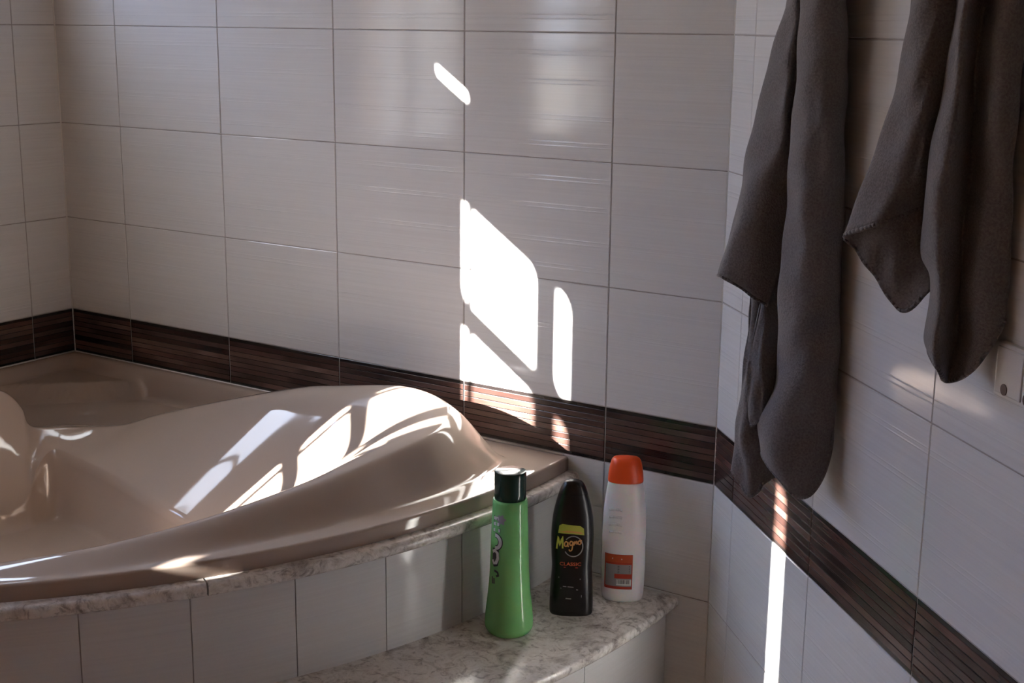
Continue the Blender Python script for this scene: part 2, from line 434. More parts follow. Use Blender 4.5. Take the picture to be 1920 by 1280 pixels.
left = [
    ((.365, .425, -.166), (0, .25), (.440, .470, -.24), .80),
    ((.345, .432, -.125), (0, .36), (.445, .505, -.30), .75),
    ((.335, .460, -.085), (0, .45), (.440, .540, -.325), .60),
    ((.325, .510, -.062), (0, .52), (.430, .590, -.335), .50),
    ((.300, .620, -.050), (0, .64), (.43, .70, -.335), .40),
    ((.270, .810, -.020), (0, .80), (.43, .85, -.335), .30),
    ((.260, 1.006, -.003), (0, 1.00), (.43, .94, -.33), .25),
]
def mirror(c):
    (a, b, z), o, (fa, fb, fz), s = c
    o2 = 90-o if not isinstance(o, tuple) else (o[1], o[0])
    return ((b, a, z), o2, (fb, fa, fz), s)
cols = right + left + [mirror(c) for c in right[1:14]][::-1]
SUB = 9
def cr(p0, p1, p2, p3, t):
    return 0.5*((2*p1)+(-p0+p2)*t+(2*p0-5*p1+4*p2-p3)*t*t+(-p0+3*p1-3*p2+p3)*t*t*t)
def base_z(a, b):
    d = min(a, b)
    zp = -.150 - .042*sstep(.345, .358, a+b)
    z = -.118 + sstep(.022, .050, d)*(zp+.118)
    return z + (-.122-z)*sstep(.72, 1.1, max(a, b))
N = len(cols); grid = []
for i in range(N):
    for k in range(SUB):
        t = k/SUB
        c = [cols[(i+j-1) % N] for j in range(4)]
        cc = Vector([cr(*[c[j][0][q] for j in range(4)], t) for q in range(3)])
        ff = Vector([cr(*[c[j][2][q] for j in range(4)], t) for q in range(3)])
        s0 = c[1][3]*(1-t)+c[2][3]*t
        o1, o2 = c[1][1], c[2][1]
        if not isinstance(o1, tuple) and not isinstance(o2, tuple):
            oa, ob = arc(o1*(1-t)+o2*t); onfront = True
        else:
            p1 = o1 if isinstance(o1, tuple) else arc(o1); p2 = o2 if isinstance(o2, tuple) else arc(o2)
            oa, ob = p1[0]*(1-t)+p2[0]*t, p1[1]*(1-t)+p2[1]*t; onfront = False
        col = []
        oa = max(oa, .0015); ob = max(ob, .0015)
        dirv = Vector((cc.x-oa, cc.y-ob)); dl = dirv.length; dirv.normalize()
        zo = base_z(oa, ob)
        col.append((oa, ob, -.153))
        rr = .0055
        for q in range(5):                       # rounded lip of the flange
            an = q/4*math.pi/2
            col.append((oa+dirv.x*rr*(1-math.cos(an)), ob+dirv.y*rr*(1-math.cos(an)), zo-rr*(1-math.sin(an))))
        NO = 52
        for q in range(1, NO+1):                 # flange, platform and outer flank of the rim
            s = rr/dl + (1-rr/dl)*q/NO
            a, b = oa+(cc.x-oa)*s, ob+(cc.y-ob)*s
            u = min(1, max(0, (s-s0)/(1-s0)))
            g = u*u*(3-2*u); g = .55*g + .45*math.sin(u*math.pi/2)*g**.35 if u > 0 else 0
            bz = base_z(a, b)
            col.append((a, b, bz+(cc.z-bz)*g))
        NI = 34; e = .10+.25*sstep(-.09, -.02, cc.z)
        for q in range(1, NI+1):                 # inner slope down to its foot
            s = q/NI
            f = (s*s/(2*e) if s < e else s-e/2)/(1-e/2)
            col.append((cc.x+(ff.x-cc.x)*s, cc.y+(ff.y-cc.y)*s, cc.z+(ff.z-cc.z)*f))
        K = Vector((.82, .82)); zf = -.365
        for q in range(1, 11):                   # foot, rounded into the basin floor
            s = q/10
            w = .085*s**1.6
            col.append((ff.x+(K.x-ff.x)*w, ff.y+(K.y-ff.y)*w, ff.z+(zf-ff.z)*(1-(1-s)**1.8)))
        a1, b1 = col[-1][0], col[-1][1]
        for q in (.3, .6, .85): col.append((a1+(K.x-a1)*q, b1+(K.y-b1)*q, zf))
        grid.append(col)
vs, fs = [], []
nr, nc = len(grid[0]), len(grid)
for col in grid: vs += [P(*p) for p in col]
vs.append(P(.82, .82, -.365)); top = len(vs)-1
for i in range(nc):
    j = (i+1) % nc
    for k in range(nr-1): fs.append((i*nr+k, j*nr+k, j*nr+k+1, i*nr+k+1))
    fs.append((i*nr+nr-1, j*nr+nr-1, top))
tub = empty('bathtub', P(.82, .82, -.365))
tag(tub, 'beige acrylic corner bathtub with raised headrest, set against the tiled corner', 'bathtub')
off = P(.82, .82, -.365)
me = mesh('shell', [v-off for v in vs], fs); clean(me)
shell = finish('shell', me, M['tub'], tub, True)
bm = bmesh.new(); bm.from_mesh(me)
if sum(f.normal.z*f.calc_area() for f in bm.faces) < 0: bmesh.ops.reverse_faces(bm, faces=bm.faces)
bm.to_mesh(me); bm.free()
for p in me.polygons: p.use_smooth = True
v1, f1 = [], []
pts = [P(.003, 1.57, -.1175)-off, P(.003, .003, -.1175)-off, P(1.57, .003, -.1205)-off]
for a_, b_ in zip(pts[:-1], pts[1:]): tube(v1, f1, a_, b_, .0026, .0026, 6)
finish('sealant', mesh('sealant', v1, f1), M['seal'], tub, True)

# ------------------------------------------------------------------ curved surround with marble ledge, and the marble step
def sweep(name, prof, a0, a1, matr, parent, closed=True, step=1.5, clip=True, smooth=True, origin=Vector((0, 0, 0))):
    """sweep a (radius, z) profile round the tub's centre from a0 to a1 degrees; ends at the walls are cut flush"""
    n = max(2, int(abs(a1-a0)/step)+1); vs, fs = [], []; m_ = len(prof)
    for i in range(n):
        t = i/(n-1)
        for R, z in prof:
            lo = math.degrees(math.asin(-(CO-.0015)/R)); s0, s1 = max(a0, lo), min(a1, 90-lo)
            an = rad(s0+(s1-s0)*t)
            vs.append(P(CO+R*math.cos(an), CO+R*math.sin(an), z)-origin)
    for i in range(n-1):
        for k in range(m_ if closed else m_-1):
            l = (k+1) % m_
            fs.append((i*m_+k, (i+1)*m_+k, (i+1)*m_+l, i*m_+l))
    if closed:
        fs.append(tuple(range(m_))); fs.append(tuple((n-1)*m_+k for k in reversed(range(m_))))
    me = clean(mesh(name, vs, fs))
    o = finish(name, me, matr, parent)
    if smooth:
        for p in me.polygons: p.use_smooth = True
        me.set_sharp_from_angle(angle=rad(38))
    return o
o_s = P(1.15, 1.15, FLOOR)
sur = empty('bath_surround', o_s)
tag(sur, 'curved tiled bath surround topped by a veined marble ledge', 'bath surround')
sweep('backing', [(1.40, FLOOR), (1.4835, FLOOR), (1.4835, -.178), (1.40, -.178)], -10, 100, M['grout'], sur, origin=o_s)
def slab_prof(R0, R1, z0, z1, r):
    pr = [(R0, z0), (R1-r, z0)]
    for k in range(1, 6): an = rad(-90+180*k/6); pr.append((R1-r+r*math.cos(an), (z0+z1)/2+((z1-z0)/2)*math.sin(an)))
    return pr + [(R1-r, z1), (R0, z1)]
for a0, a1 in ((-10, 30.3), (30.42, 60), (60.12, 100)):
    sweep('ledge_slab', slab_prof(1.40, 1.515, -.177, -.1525, .008), a0, a1, M['marble'], sur, origin=o_s)
JO = [-10, 2.8, 9.9, 17.0, 24.1, 31.3, 38.3, 45.4, 52.5, 59.6, 66.7, 73.8, 80.9, 88, 100]
def curved_tile(name, a0, a1, R, z0, z1, parent, origin):
    g = math.degrees(.0010/R); e = .0012
    prof = [(R-.004, z0+.001), (R-.0012, z0+.001), (R, z0+.001+e), (R, z1-.001-e), (R-.0012, z1-.001), (R-.004, z1-.001)]
    return sweep(name, prof, a0+g, a1-g, M['tile'], parent, origin=origin, step=1.2)
for a0, a1 in zip(JO[:-1], JO[1:]):
    curved_tile('surround_tile', a0, a1, 1.485, -.376, -.178, sur, o_s)
    if a1 > 44: curved_tile('surround_tile', a0, a1, 1.485, FLOOR, -.376, sur, o_s)
o_st = P(1.72, .45, FLOOR)
stp = empty('bath_step', o_st)
tag(stp, 'low curved step with veined marble top in front of the bath surround', 'step')
sweep('step_slab', slab_prof(1.483, 1.757, -.394, -.373, .006), -10, 43, M['marble'], stp, origin=o_st)
sweep('step_core', [(1.483, FLOOR), (1.727, FLOOR), (1.727, -.3935), (1.483, -.3935)], -10, 42, M['grout'], stp, origin=o_st)
for a0, a1 in ((-10, 7), (7, 19), (19, 31), (31, 42)):
    curved_tile('riser_tile', a0, a1, 1.729, FLOOR, -.394, stp, o_st)

# ------------------------------------------------------------------ bottles
def interp(prof, z):
    """monotone smooth interpolation of (z, half width, half depth, exponent)"""
    if z <= prof[0][0]: return prof[0][1:]
    for i in range(len(prof)-1):
        z0, z1 = prof[i][0], prof[i+1][0]
        if z <= z1:
            t = (z-z0)/(z1-z0) if z1 > z0 else 1
            pm, pp = prof[max(0, i-1)], prof[min(len(prof)-1, i+2)]
            out = []
            for q in (1, 2, 3):
                v0, v1 = prof[i][q], prof[i+1][q]
                m0 = (v1-pm[q])/(z1-pm[0])*(z1-z0) if z1 > pm[0] else v1-v0
                m1 = (pp[q]-v0)/(pp[0]-z0)*(z1-z0) if pp[0] > z0 else v1-v0
                lim = 3*abs(v1-v0); m0 = max(-lim, min(lim, m0)); m1 = max(-lim, min(lim, m1))
                out.append((2*t**3-3*t*t+1)*v0+(t**3-2*t*t+t)*m0+(-2*t**3+3*t*t)*v1+(t**3-t*t)*m1)
            return tuple(out)
    return prof[-1][1:]
def surf(prof, ang, z):
    a, b, n = interp(prof, z); c, s = math.cos(ang), math.sin(ang)
    k = (abs(c)**n+abs(s)**n)**(-1.0/n)
    return Vector((a*c*k, b*s*k, z))
def bottle_body(name, prof, matr, parent, rows=60, seg=56, zs=None):
    z0, z1 = prof[0][0], prof[-1][0]
    if zs is None: zs = [z0+(z1-z0)*i/rows for i in range(rows+1)] + [p[0] for p in prof]
    zs = sorted(set(round(z, 5) for z in zs)); vs, fs = [], []
    for z in zs:
        for j in range(seg): vs.append(surf(prof, 2*math.pi*j/seg, z))
    for i in range(len(zs)-1):
        for j in range(seg):
            k = (j+1) % seg; fs.append((i*seg+j, i*seg+k, (i+1)*seg+k, (i+1)*seg+j))
    fs.append(tuple(reversed(range(seg)))); fs.append(tuple((len(zs)-1)*seg+j for j in range(seg)))
    o = finish(name, mesh(name, vs, fs), matr, parent, True)
    o.data.set_sharp_from_angle(angle=rad(40))
    return o
def front(prof, x, z, lift=.0004):
    """point of the front (-y) surface at local x, height z"""
    a, b, n = interp(prof, z); q = max(0.0, 1-min(1.0, abs(x)/a)**n)
    return Vector((x, -(b*q**(1.0/n))-lift, z))
def wrap(prof, ang, z, lift=.0004):
    """point on the surface at an angle from the front (positive to the viewer's right)"""
    p = surf(prof, -math.pi/2+ang, z); r = Vector((p.x, p.y)).normalized()
    return Vector((p.x+r.x*lift, p.y+r.y*lift, z))
def patch(name, f, x0, x1, z0, z1, matr, parent, nx=10, nz=10):
    vs, fs = [], []
    for i in range(nz+1):
        for j in range(nx+1): vs.append(f(x0+(x1-x0)*j/nx, z0+(z1-z0)*i/nz))
    for i in range(nz):
        for j in range(nx):
            a = i*(nx+1)+j; fs.append((a, a+1, a+nx+2, a+nx+1))
    return finish(name, mesh(name, vs, fs), matr, parent, True)
def shape(name, f, pts, matr, parent):
    """small flat printed polygon laid on the surface"""
    bm = bmesh.new(); bm.faces.new([bm.verts.new((x, z, 0)) for x, z in pts]); bmesh.ops.triangulate(bm, faces=bm.faces[:])
    bmesh.ops.subdivide_edges(bm, edges=bm.edges[:], cuts=2, use_grid_fill=True)
    for v in bm.verts: v.co = f(v.co.x, v.co.y)
    me = bpy.data.meshes.new(name); bm.to_mesh(me); bm.free(); return finish(name, me, matr, parent)
def stroke(name, f, pts, w, matr, parent):
    vs, fs = [], []; n = len(pts)
    for i, (x, z) in enumerate(pts):
        x0, z0 = pts[max(0, i-1)]; x1, z1 = pts[min(n-1, i+1)]
        dx, dz = x1-x0, z1-z0; L = math.hypot(dx, dz) or 1; nx, nz = -dz/L*w/2, dx/L*w/2
        vs += [f(x+nx, z+nz), f(x-nx, z-nz)]
        if i: fs.append((2*i-2, 2*i-1, 2*i+1, 2*i))
    return finish(name, mesh(name, vs, fs), matr, parent)
def lettering(name, text, f, cx, cz, size, width, matr, parent, shear=0.0, bold=0.0, rot=0.0):
    cu = bpy.data.curves.new(name, 'FONT'); cu.body = text; cu.align_x = 'CENTER'; cu.align_y = 'CENTER'; cu.size = 1.0
    cu.shear = shear; cu.offset = bold; cu.resolution_u = 3
    ob = bpy.data.objects.new(name, cu); COL.objects.link(ob); dg = bpy.context.evaluated_depsgraph_get()
    me = bpy.data.meshes.new_from_object(ob.evaluated_get(dg)); bpy.data.objects.remove(ob)
    bm = bmesh.new(); bm.from_mesh(me)
    xs = [v.co.x for v in bm.verts]; zs = [v.co.y for v in bm.verts]
    kx = width/(max(xs)-min(xs)); kz = size/(max(zs)-min(zs)); mx, mz = (max(xs)+min(xs))/2, (max(zs)+min(zs))/2
    c, s = math.cos(rot), math.sin(rot)
    for v in bm.verts:
        x, z = (v.co.x-mx)*kx, (v.co.y-mz)*kz
        v.co = f(cx+x*c-z*s, cz+x*s+z*c)
    bm.to_mesh(me); bm.free(); me.materials.clear(); me.name = name
    return finish(name, me, matr, parent)
ZS = -.373
# green bottle: round, waisted neck, flared foot
g = empty('shampoo_bottle', (-.2621, -.3321, ZS), rad(33.7))
tag(g, 'tall green flared plastic bottle with dark green screw cap on the marble step', 'bottle')
GP = [(0, .034, .034, 2), (.0015, .0385, .0385, 2), (.007, .0435, .0435, 2), (.013, .0462, .0462, 2), (.022, .0467, .0467, 2), (.040, .0455, .0455, 2), (.065, .0428, .0428, 2),
      (.09, .0402, .0402, 2), (.12, .0380, .0380, 2), (.1443, .0369, .0369, 2), (.198, .0354, .0354, 2), (.255, .0333, .0333, 2), (.2665, .0328, .0328, 2), (.2695, .0315, .0315, 2), (.2700, .0290, .0290, 2)]
bottle_body('body', GP, M['green'], g)
CP = [(.2695, .0293, .0293, 2), (.2705, .0300, .0300, 2), (.3215, .0302, .0302, 2), (.3235, .0296, .0296, 2), (.3242, .0282, .0282, 2)]
bottle_body('cap', CP, M['darkgreen'], g, rows=4)
fg = lambda lift: (lambda x, z: wrap(GP, x/.035, z, lift))
f1_, f2_ = fg(.0004), fg(.0007)
pr = empty('print', (0, 0, 0)); 
bpy.data.objects.remove(pr)
# white and grey lettering-like emblem running down the left flank
def blob(cx, cz, rx, rz, n=18, a0=0, a1=360): return [(cx+rx*math.cos(rad(a0+(a1-a0)*k/n)), cz+rz*math.sin(rad(a0+(a1-a0)*k/n))) for k in range(n)]
flower = []
for k in range(24): r_ = .0105*(1 if k % 4 in (0, 1) else .72); flower.append((-.018+r_*math.cos(rad(15*k)), .2365+r_*math.sin(rad(15*k))))
shape('flower_print', f1_, flower, M['greyprint'], g)
for z, w in ((.237, .007), (.226, .0075), (.214, .0085)):
    stroke('letter_print', f1_, [(-.0365, z), (-.0365+w*2.1, z+.001)], .0095, M['dark'], g); stroke('letter_print', f2_, [(-.036, z), (-.0365+w*2, z+.001)], .0062, M['whiteprint'], g)
ring = [(-.0285+.0105*math.cos(rad(a)), .192+.0125*math.sin(rad(a))) for a in range(100, -110, -15)]
stroke('letter_print', f1_, ring, .0105, M['dark'], g); stroke('letter_print', f2_, ring, .0066, M['whiteprint'], g)
hook_ = [(-.036, .170), (-.030, .174), (-.0235, .170), (-.0225, .160), (-.0265, .150), (-.032, .148), (-.036, .154)]
shape('letter_print', f1_, [(-.037, .178), (-.021, .178), (-.019, .16), (-.022, .145), (-.032, .141), (-.037, .146)], M['dark'], g)
stroke('letter_print', f2_, hook_, .0062, M['whiteprint'], g)
stroke('small_print', f1_, [(-.030, .134), (-.022, .132), (-.0205, .126), (-.025, .124)], .0042, M['dark'], g)
stroke('small_print', f1_, [(-.035, .121), (-.034, .113), (-.033, .107)], .0034, M['dark'], g); stroke('small_print', f1_, [(-.030, .119), (-.029, .108)], .0030, M['dark'], g)
stroke('seam', lambda x, z: wrap(GP, x/.035, z, .0002), [(.0445, z/100) for z in range(2, 27)], .0008, M['green'], g)

# black bottle: flat, rounded shoulders, integrated cap
k_ = empty('shower_gel_bottle', (-.209, -.190, ZS), rad(31.0))
tag(k_, 'flat black plastic bottle printed with slanted gold lettering on the marble step', 'bottle')
BP = [(0, .0405, .020, 2.6), (.003, .0425, .0215, 2.6), (.02, .0430, .0222, 2.6), (.055, .0421, .0222, 2.5), (.085, .0402, .0215, 2.5), (.1005, .0395, .0212, 2.5), (.123, .0407, .0215, 2.5), (.150, .0417, .022, 2.5),
      (.167, .0418, .022, 2.4), (.19, .0405, .021, 2.4), (.2116, .0379, .0196, 2.3), (.235, .0327, .0175, 2.2), (.2502, .0283, .016, 2.2)]
CB = [(.2502, .0276, .0155, 2.2), (.2512, .0281, .0158, 2.2), (.263, .0238, .0145, 2.2), (.270, .0200, .013, 2.2), (.2745, .0155, .0105, 2.1), (.2768, .0095, .0065, 2.1), (.2772, .005, .0035, 2)]
bottle_body('body', BP, M['black'], k_)
bottle_body('cap', CB, M['black'], k_, rows=24)
fb = lambda x, z: front(BP, x, z, .0004)
fb2 = lambda x, z: front(BP, x, z, .0006)
DX = -.004
shape('banner_print', fb, [(DX-.024, .1735), (DX-.022, .189), (DX-.016, .1925), (DX+.019, .1895), (DX+.026, .184), (DX+.027, .1705), (DX+.006, .173)], M['yellowprint'], k_)
shape('banner_print', fb2, [(DX-.022, .176), (DX-.006, .180), (DX+.020, .1775), (DX+.025, .173), (DX+.005, .1755)], M['goldprint'], k_)
circ = [(DX+.006+.0185*math.cos(rad(a)), .1475+.021*math.sin(rad(a))) for a in range(140, -150, -12)]
stroke('ring_print', fb, circ, .0022, M['greyprint'], k_)
LT = {  # handwritten strokes, in millimetres from the left end of the word
    'M': [[(0, -3), (2.5, 22), (5.2, 4), (10, 23), (10.4, -1)]],
    'a': [[(19, 11), (16, 13), (13.5, 9), (14.5, 4), (18, 5), (19.5, 12), (19.5, 4), (21, 4.5)]],
    'g': [[(27.5, 12.5), (24.5, 14), (22.5, 10), (24, 6), (27, 8), (28.2, 13), (26.5, -2), (23, -5), (21.5, -2)]],
    'n': [[(29.5, 6), (30.8, 14), (31, 9), (34, 14.5), (35, 8)]],
    'o': [[(39.5, 16), (37, 13), (37.5, 9), (40.5, 8.5), (42, 12), (39.5, 16), (43.5, 15.5)]],
}
for ch, strokes in LT.items():
    for st in strokes:
        dense = []
        for i in range(len(st)-1):
            p0, p1, p2, p3 = [Vector((*st[min(len(st)-1, max(0, q))], 0)) for q in (i-1, i, i+1, i+2)]
            for k in range(5 if ch != 'M' else 3): dense.append(cr(p0, p1, p2, p3, k/5) if ch != 'M' else p1.lerp(p2, k/3))
        dense.append(Vector((*st[-1], 0)))
        pts = [(DX-.0265+p.x/1000*1.13, .1435+p.y/1000*1.05) for p in dense]
        stroke('brand_print', fb2, pts, .0034 if ch == 'M' else .0026, M['yellowprint' if ch == 'M' else 'goldprint'], k_)
lettering('variant_print', 'CLASSIC', fb, DX+.001, .1105, .0072, .042, M['orangeprint'], k_, bold=.02)
stroke('fine_print', fb, [(DX-.012, .1035), (DX+.016, .103)], .0016, M['redprint'], k_)
stroke('fine_print', fb, [(DX-.022, .0815), (DX+.022, .0790)], .0022, M['greyprint'], k_)
stroke('fine_print', fb, [(DX-.013, .0635), (DX+.008, .0625)], .0018, M['greyprint'], k_)
stroke('fine_print', fb, [(DX-.018, .0595), (DX+.017, .0570)], .0018, M['greyprint'], k_)
stroke('fine_print', fb, [(DX-.007, .0385), (DX+.004, .038)], .0022, M['greyprint'], k_)
stroke('fine_print', fb, [(DX+.024, .046), (DX+.024, .041)], .0016, M['greyprint'], k_)

# white bottle: oval, ribbed grip, orange cap
w_ = empty('lotion_bottle', (-.1598, -.0700, ZS), rad(28.7))
tag(w_, 'milky white plastic bottle with orange cap and red label on the marble step', 'bottle')
WP = [(0, .0355, .022, 2.4), (.003, .0395, .0245, 2.4), (.010, .0415, .0262, 2.4), (.0235, .0427, .027, 2.4), (.055, .0436, .0272, 2.4), (.0814, .0441, .0275, 2.4), (.11, .0434, .027, 2.3), (.1388, .0439, .0272, 2.3), (.165, .0432, .0268, 2.3), (.1843, .0427, .026, 2.3),
      (.205, .0408, .0245, 2.2), (.2185, .0393, .0235, 2.2), (.24, .0362, .0222, 2.2), (.2515, .0340, .0215, 2.2), (.2525, .031, .019, 2.2)]
bottle_body('body', WP, M['white'], w_, rows=80)
for z in (.150, .1655, .181, .1965):
    rp = [(-.030+.026*t/10, z+.0015*math.sin(t/10*math.pi)) for t in range(11)]
    vs, fs = [], []
    for (x0, z0), (x1, z1) in zip(rp[:-1], rp[1:]): tube(vs, fs, front(WP, x0, z0, -.0008), front(WP, x1, z1, -.0008), .0030, .0030, 8)
    finish('grip_rib', mesh('grip_rib', vs, fs), M['white'], w_, True)
CW = [(.2515, .0352, .0232, 2.3), (.2530, .0356, .0236, 2.3), (.268, .0345, .0232, 2.3), (.281, .0326, .0225, 2.3), (.291, .0303, .0212, 2.3), (.2965, .0282, .0195, 2.3), (.3000, .0245, .0165, 2.3), (.3010, .020, .013, 2.3)]
bottle_body('cap', CW, M['orange'], w_, rows=24)
fw0 = lambda x, z: front(WP, x, z, .0003)
fw1 = lambda x, z: front(WP, x, z, .0005)
fw2 = lambda x, z: front(WP, x, z, .0007)
LX0, LX1 = -.0370, .0190
lbl = patch('label', fw0, LX0, LX1, .030, .104, M['redprint'], w_, 16, 10)
patch('label_band', fw1, LX0+.001, LX1-.001, .087, .1025, M['orangeprint'], lbl, 14, 4)
patch('label_panel', fw1, LX0+.002, LX1-.002, .036, .083, M['greyprint'], lbl, 14, 8)
patch('label_patch', fw2, -.017, LX1-.002, .053, .063, M['redprint'], lbl, 10, 3)
patch('barcode', fw2, -.013, LX1-.002, .0385, .051, M['whiteprint'], lbl, 10, 3)
fw3 = lambda x, z: front(WP, x, z, .0009)
x = -.0115; rng = random.Random(4)
while x < LX1-.0045:
    bw = rng.choice((.0006, .0010, .0016)); stroke('barcode_bar', fw3, [(x, .0415), (x, .0505)], bw, M['dark'], lbl); x += bw+rng.choice((.0008, .0012))
stroke('label_text', fw2, [(-.022, .0955), (-.002, .0945)], .0028, M['whiteprint'], lbl)
for z in (.080, .0765, .073, .0695, .066): stroke('label_text', fw2, [(LX0+.004, z), (-.01, z-.0004), (LX1-.005, z)], .0010, M['dark'], lbl)

# ------------------------------------------------------------------ towels on the diagonal wall
TOWEL_A_HOOK = (0.48, 0.05, 1.06)
TOWEL_A = [
  [
   [(0.406,0.014,1.060), (0.270,0.017,0.909), (0.289,0.008,0.808), (0.270,0.029,0.697), (0.270,0.054,0.566), (0.270,0.069,0.477), (0.270,0.096,0.355)],
   [(0.452,0.063,1.060), (0.400,0.078,0.900), (0.400,0.062,0.806), (0.360,0.074,0.700), (0.340,0.091,0.572), (0.330,0.101,0.485), (0.330,0.127,0.366)],
   [(0.469,0.069,1.060), (0.450,0.087,0.897), (0.450,0.071,0.805), (0.440,0.073,0.703), (0.430,0.080,0.609), (0.410,0.103,0.519), (0.370,0.139,0.371)],
   [(0.473,0.066,1.060), (0.460,0.082,0.897), (0.450,0.064,0.805), (0.440,0.063,0.687), (0.430,0.066,0.564), (0.410,0.080,0.452), (0.390,0.102,0.348)],
   [(0.473,0.059,1.060), (0.460,0.074,0.897), (0.450,0.057,0.805), (0.440,0.055,0.687), (0.420,0.047,0.538), (0.400,0.043,0.416), (0.390,0.065,0.324)],
  ],
  [
   [(0.459,0.034,1.060), (0.420,0.043,0.900), (0.420,0.037,0.806), (0.420,0.041,0.686), (0.420,0.042,0.538), (0.420,0.044,0.419), (0.420,0.046,0.306), (0.420,0.045,0.200), (0.420,0.070,0.138), (0.420,0.064,0.081)],
   [(0.478,0.061,1.060), (0.475,0.076,0.896), (0.475,0.070,0.805), (0.475,0.074,0.688), (0.475,0.076,0.544), (0.475,0.078,0.429), (0.475,0.080,0.319), (0.475,0.079,0.216), (0.475,0.103,0.155), (0.475,0.097,0.100)],
   [(0.500,0.072,1.060), (0.537,0.090,0.892), (0.537,0.082,0.804), (0.537,0.084,0.691), (0.537,0.081,0.551), (0.537,0.083,0.439), (0.537,0.083,0.333), (0.537,0.084,0.232), (0.537,0.102,0.152), (0.537,0.091,0.081)],
   [(0.508,0.067,1.060), (0.560,0.083,0.891), (0.560,0.073,0.804), (0.560,0.072,0.692), (0.560,0.067,0.553), (0.560,0.068,0.442), (0.560,0.066,0.337), (0.560,0.067,0.238), (0.560,0.068,0.127), (0.560,0.062,0.056)],
   [(0.510,0.056,1.060), (0.565,0.070,0.891), (0.565,0.056,0.804), (0.565,0.051,0.692), (0.565,0.045,0.553), (0.565,0.044,0.443), (0.565,0.041,0.337), (0.565,0.037,0.238), (0.565,0.034,0.153), (0.565,0.034,0.082)],
   [(0.497,0.032,1.060), (0.530,0.040,0.894), (0.534,0.028,0.804), (0.538,0.022,0.691), (0.541,0.018,0.551), (0.545,0.016,0.439), (0.549,0.014,0.333), (0.552,0.012,0.250), (0.556,0.013,0.201), (0.560,0.015,0.163)],
   [(0.476,0.020,1.060), (0.470,0.024,0.897), (0.474,0.013,0.805), (0.480,0.008,0.688), (0.494,0.008,0.545), (0.502,0.008,0.432), (0.510,0.008,0.325), (0.517,0.008,0.241), (0.519,0.008,0.190), (0.519,0.008,0.151)],
  ],
  [
   [(0.370,0.063,0.429), (0.370,0.070,0.332), (0.420,0.101,0.273), (0.450,0.115,0.228), (0.460,0.115,0.169), (0.460,0.110,0.145)],
   [(0.370,0.052,0.429), (0.375,0.059,0.333), (0.440,0.091,0.277), (0.475,0.105,0.234), (0.485,0.107,0.185), (0.485,0.103,0.165)],
   [(0.360,0.031,0.427), (0.365,0.035,0.330), (0.430,0.061,0.274), (0.460,0.071,0.229), (0.470,0.075,0.197), (0.470,0.073,0.177)],
  ],
  [
   [(0.330,0.063,0.423), (0.335,0.075,0.321), (0.360,0.085,0.250), (0.380,0.098,0.173), (0.385,0.108,0.120), (0.385,0.109,0.046)],
   [(0.345,0.060,0.425), (0.350,0.069,0.324), (0.380,0.083,0.254), (0.410,0.097,0.181), (0.420,0.106,0.103), (0.420,0.092,0.011)],
   [(0.345,0.043,0.425), (0.350,0.049,0.323), (0.390,0.065,0.256), (0.420,0.073,0.183), (0.430,0.076,0.087), (0.430,0.072,0.035)],
   [(0.340,0.023,0.423), (0.345,0.026,0.321), (0.385,0.040,0.254), (0.410,0.044,0.179), (0.420,0.042,0.082), (0.420,0.039,0.050)],
  ],
]
TOWEL_B_HOOK = (0.92, 0.05, 1.06)
